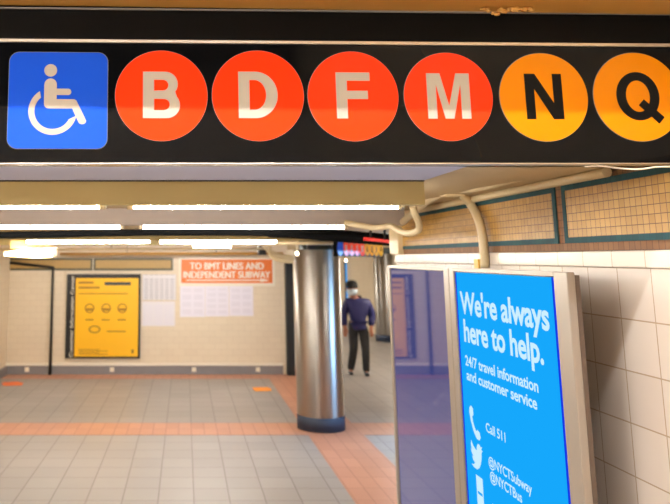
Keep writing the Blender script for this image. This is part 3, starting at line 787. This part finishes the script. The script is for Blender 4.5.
# distant hanging sign with coloured discs, seen at a slant
A = at(337, 250, 7.2); B = at(383, 250.5, 8.7)
ang = math.atan2(B.y - A.y, B.x - A.x)
L = (B - A).length
hz0, hz1 = at(337, 256.5, 7.2).z, at(337, 239.5, 7.2).z
hs_ = thing('hanging_sign', 'distant slanted black sign with red and yellow discs beside the column', 'sign', (A.x, A.y, hz0), (0, 0, ang))
MB().box(L * .02, L, 0, 0.05, 0, hz1 - hz0, .004).build('sign_panel', M['housing_black'], hs_, True)
dr = 0.078
for i, (c, col, lc) in enumerate(((' ', 'sign_blue', 'sign_white'), ('B', 'sign_red', 'sign_white'), ('D', 'sign_red', 'sign_white'), ('F', 'sign_red', 'sign_white'), ('M', 'sign_red', 'sign_white'),
                                  ('N', 'sign_yellow', 'sign_black'), ('Q', 'sign_yellow', 'sign_black'), ('R', 'sign_yellow', 'sign_black'), ('W', 'sign_yellow', 'sign_black'))):
    x = L * (0.06 + 0.88 * i / 8)
    d = MB().add_mesh(fill_mesh([arc(0, 0, L * .058, 0, 360, 30, dr)[:-1]], .001), Matrix.Translation((x, -0.001, (hz1 - hz0) / 2)) @ FACE_Y).build('route_disc', M[col], hs_, True)
    if c in 'RW': 
        MB().add_mesh(text_mesh(c, .07, bold=.02, align='CENTER'), Matrix.Translation((x, -0.002, (hz1 - hz0) / 2 - .035)) @ FACE_Y).build('letter', M[lc], d, True)
    elif c != ' ': letter(d, c, M[lc], x, (hz1 - hz0) / 2, .07, -0.0026)
MB().box(.1, .13, .01, .04, hz1 - hz0, ZC - hz0).box(L - .13, L - .1, .01, .04, hz1 - hz0, ZC - hz0).build('hanger', M['black'], hs_, True)

# far end of the passage
p0, p1 = at(357, 257.8, YF - .03), at(377, 261.5, YF - .03)
tag(MB().box(p0.x, p1.x, YF - .06, YF - .001, p1.z, p0.z, .01).build('red_wall_sign', M['red']), 'narrow red sign high on the far wall above the person', 'sign')
p0, p1 = at(345, 263, YF - .03), at(350.5, 322, YF - .03)
t = thing('blue_reflection_strip', 'narrow glowing strip in place of a blue column reflection, left of the person', 'display', ((p0.x + p1.x) / 2, YF, .1))  # glowing panel put in place of a steel column's blue reflection
MB().box(p0.x - .03, p1.x + .03, YF - .06, YF - .001, .3, p0.z + .03, .01).build('frame', M['kiosk_body'], t)
MB().box(p0.x, p1.x, YF - .065, YF - .0605, .36, p0.z).build('screen', M['screen'], t)
t = thing('lit_display', 'tall lit display standing in the side passage, mirrored as a blue streak in the column', 'display', (3.0, 8.55, 0))
MB().box(2.96, 3.06, 8.16, 8.94, 0, 2.24, .01).build('frame', M['kiosk_body'], t)
MB().box(2.952, 2.9595, 8.24, 8.86, .12, 2.18).build('screen', M['ad_blue'], t)
p0, p1 = at(368.5, 262, YF - .03), at(377.5, 320, YF - .03)
struct('door_1', MB().box(p0.x, p1.x, YF - .05, YF - .001, 0, p0.z, .01), mat('mauve_door_paint', srgb(150, 112, 104), 0.5), 'mauve door in the far wall')
# floor decals
def decal(name, label, pxs, m):
    pts = [on_z(x, y, 0.0) for x, y in pxs]
    me = fill_mesh([[(p.x, p.y) for p in pts]], .0008)
    return tag(MB().add_mesh(me, Matrix.Translation((0, 0, .0022))).build(name, M[m]), label, 'floor decal', 'orange floor decals')
decal('floor_decal', 'orange floor sticker on grey tiles near the black post', [(252, 387.5), (267, 387.2), (271, 388.5), (271.5, 391), (255, 391.3)], 'decal')
decal('floor_decal', 'orange red floor sticker at the far left by the wall', [(2, 382.5), (16, 381.6), (23.5, 383), (22, 385.5), (3, 386)], 'decal_red')

# ------------------------------------------------------------------ person
def skin_mesh(name, verts, edges, radii, root, m, parent, sub=2):
    me = bpy.data.meshes.new(name)
    me.from_pydata([Vector(v) for v in verts], edges, [])
    o = bpy.data.objects.new(name, me); COL.objects.link(o)
    sk = o.modifiers.new('skin', 'SKIN'); sk.use_smooth_shade = True
    for i, r in enumerate(radii):
        d = me.skin_vertices[0].data[i]
        d.radius = r if isinstance(r, tuple) else (r, r)
        d.use_root = (i == root)
    s = o.modifiers.new('sub', 'SUBSURF'); s.levels = sub; s.render_levels = sub
    dg = bpy.context.evaluated_depsgraph_get(); dg.update()
    out = bpy.data.meshes.new_from_object(o.evaluated_get(dg))
    bpy.data.objects.remove(o)
    out.name = name
    out.materials.clear(); out.materials.append(m)
    for p in out.polygons: p.use_smooth = True
    r = bpy.data.objects.new(name, out); COL.objects.link(r); r.parent = parent
    return r
pp = on_z(359.5, 375, 0)
per = thing('person', 'person in a black hat, pale face mask and dark blue jacket walking towards the stairs', 'person', (pp.x, pp.y, 0))
V = []; E = []; R = []
def chain(start, pts):
    """adds a chain of (x, y, z, r) hanging from vertex index start"""
    prev = start
    for x, y, z, r in pts:
        V.append((x, y, z)); R.append(r)
        if prev is not None: E.append((prev, len(V) - 1))
        prev = len(V) - 1
    return prev
HIPL, HIPR = (-.085, .0, .84), (.10, .02, .84)
chain(None, [(.01, .02, .90, (.15, .10))])
spine = chain(0, [(.0, .02, 1.06, (.14, .095)), (-.005, .01, 1.24, (.16, .10))])
neck = chain(spine, [(-.045, -.02, 1.375, .055)])
head0 = chain(neck, [(-.09, -.05, 1.455, .065), (-.1, -.06, 1.525, .09), (-.1, -.055, 1.59, .07)])
for s, sh, el, wr in ((-1, (-.19, .0, 1.30), (-.26, .03, 1.05), (-.25, -.06, .84)), (1, (.19, .0, 1.29), (.275, .03, 1.04), (.225, -.07, .835))):
    e = chain(spine, [sh + (.06,), tuple((a + b) / 2 for a, b in zip(sh, el)) + (.047,), el + (.042,), wr + (.028,)])
    h = chain(e, [(wr[0] + .005 * s, wr[1] - .015, wr[2] - .055, .034)])
    for k, (dx, ln) in enumerate(((-.024, .055), (-.008, .066), (.008, .062), (.023, .05))):
        chain(h, [(wr[0] + dx, wr[1] - .022, wr[2] - .095, .0105), (wr[0] + dx, wr[1] - .03, wr[2] - .095 - ln * .6, .0095), (wr[0] + dx, wr[1] - .015, wr[2] - .095 - ln, .008)])
    chain(e, [(wr[0] - s * .034, wr[1] - .035, wr[2] - .05, .013), (wr[0] - s * .036, wr[1] - .055, wr[2] - .085, .010)])
KL, AL = (-.10, -.05, .46), (-.15, .05, .09)
KR, AR = (.115, -.06, .45), (.105, -.08, .07)
for hp, kn, an in ((HIPL, KL, AL), (HIPR, KR, AR)):
    chain(0, [hp + (.085,), tuple((a + b) / 2 for a, b in zip(hp, kn)) + (.072,), kn + (.052,), tuple((a * .55 + b * .45) for a, b in zip(kn, an)) + (.05,), an + (.036,), (an[0] - .01, an[1] - .10, an[2] - .035, .035)])
body = skin_mesh('body', V, E, R, 0, M['skin'], per, 1)
# face: nose, ears, eyes
mb = MB().ball((-.102, -.148, 1.522), .013, .018, .018, 10).ball((-.192, -.05, 1.525), .012, .02, .03, 10).ball((-.008, -.05, 1.525), .012, .02, .03, 10)
mb.build('nose_and_ears', M['skin'], per, True)
MB().ball((-.132, -.135, 1.55), .011, .008, .007, 8).ball((-.07, -.135, 1.55), .011, .008, .007, 8).build('eyes', M['hat'], per, True)
# mask
mb = MB()
n = 14; rows = []
for j in range(5):
    z = 1.425 + .026 * j
    rr = (.070, .088, .098, .100, .098)[j]
    rows.append([mb.bm.verts.new((-.1 + rr * math.sin(t) * .98, -.055 - rr * math.cos(t) * (1.05 + (.12 if 0 < j < 4 else 0) * max(0, math.cos(t * 1.6))), z)) for t in [math.radians(-75 + 150 * i / n) for i in range(n + 1)]])
for A_, B_ in zip(rows, rows[1:]):
    for i in range(n):
        f = mb.bm.faces.new((A_[i], A_[i + 1], B_[i + 1], B_[i])); f.smooth = True
mk = mb.build('face_mask', M['mask'], per, True)
so = mk.modifiers.new('thick', 'SOLIDIFY'); so.thickness = .006; so.offset = 1
# beanie
mb = MB().lathe([(.104, 1.555), (.112, 1.565), (.112, 1.60), (.106, 1.605), (.104, 1.63), (.088, 1.662), (.05, 1.685), (.01, 1.69)], (-.1, -.05, 0), 24)
mb.build('beanie', M['hat'], per, True)
# jacket
V = []; E = []; R = []
chain(None, [(.0, .02, 1.08, (.195, .14))])
chain(0, [(.01, .02, .95, (.205, .150)), (.012, .02, .84, (.215, .158)), (.012, .02, .79, (.21, .154))])
top = chain(0, [(-.005, .01, 1.25, (.195, .135)), (-.03, -.005, 1.345, (.10, .085)), (-.05, -.02, 1.41, .072)])
for s, sh, el, wr in ((-1, (-.18, .0, 1.285), (-.255, .03, 1.05), (-.25, -.055, .86)), (1, (.19, .0, 1.275), (.275, .03, 1.04), (.23, -.065, .855))):
    chain(1 + 3, [sh + (.095,), tuple((a + b) / 2 for a, b in zip(sh, el)) + (.084,), el + (.078,), tuple((a + b) / 2 for a, b in zip(el, wr)) + (.068,), wr + (.055,)])
skin_mesh('jacket', V, E, R, 0, M['jacket'], per, 2)
# trousers
V = []; E = []; R = []
chain(None, [(.01, .02, .88, (.17, .125))])
chain(0, [(.01, .02, 1.0, (.165, .115))])
for hp, kn, an in ((HIPL, KL, AL), (HIPR, KR, AR)):
    an = (an[0], an[1], an[2] - .025)
    chain(0, [hp + (.105,), tuple((a + b) / 2 for a, b in zip(hp, kn)) + (.094,), kn + (.080,), tuple((a + b) / 2 for a, b in zip(kn, an)) + (.074,), an + (.064,)])
skin_mesh('trousers', V, E, R, 0, M['trousers'], per, 2)
for an in (AL, AR):
    V = []; E = []; R = []
    z = .042
    chain(None, [(an[0], an[1] + .05, z + .005, (.042, .040))])
    chain(0, [(an[0] - .006, an[1] - .03, z, (.045, .040)), (an[0] - .012, an[1] - .11, z - .004, (.046, .036)), (an[0] - .018, an[1] - .17, z - .008, (.036, .028))])
    skin_mesh('shoe', V, E, R, 0, M['shoe'], per, 2)
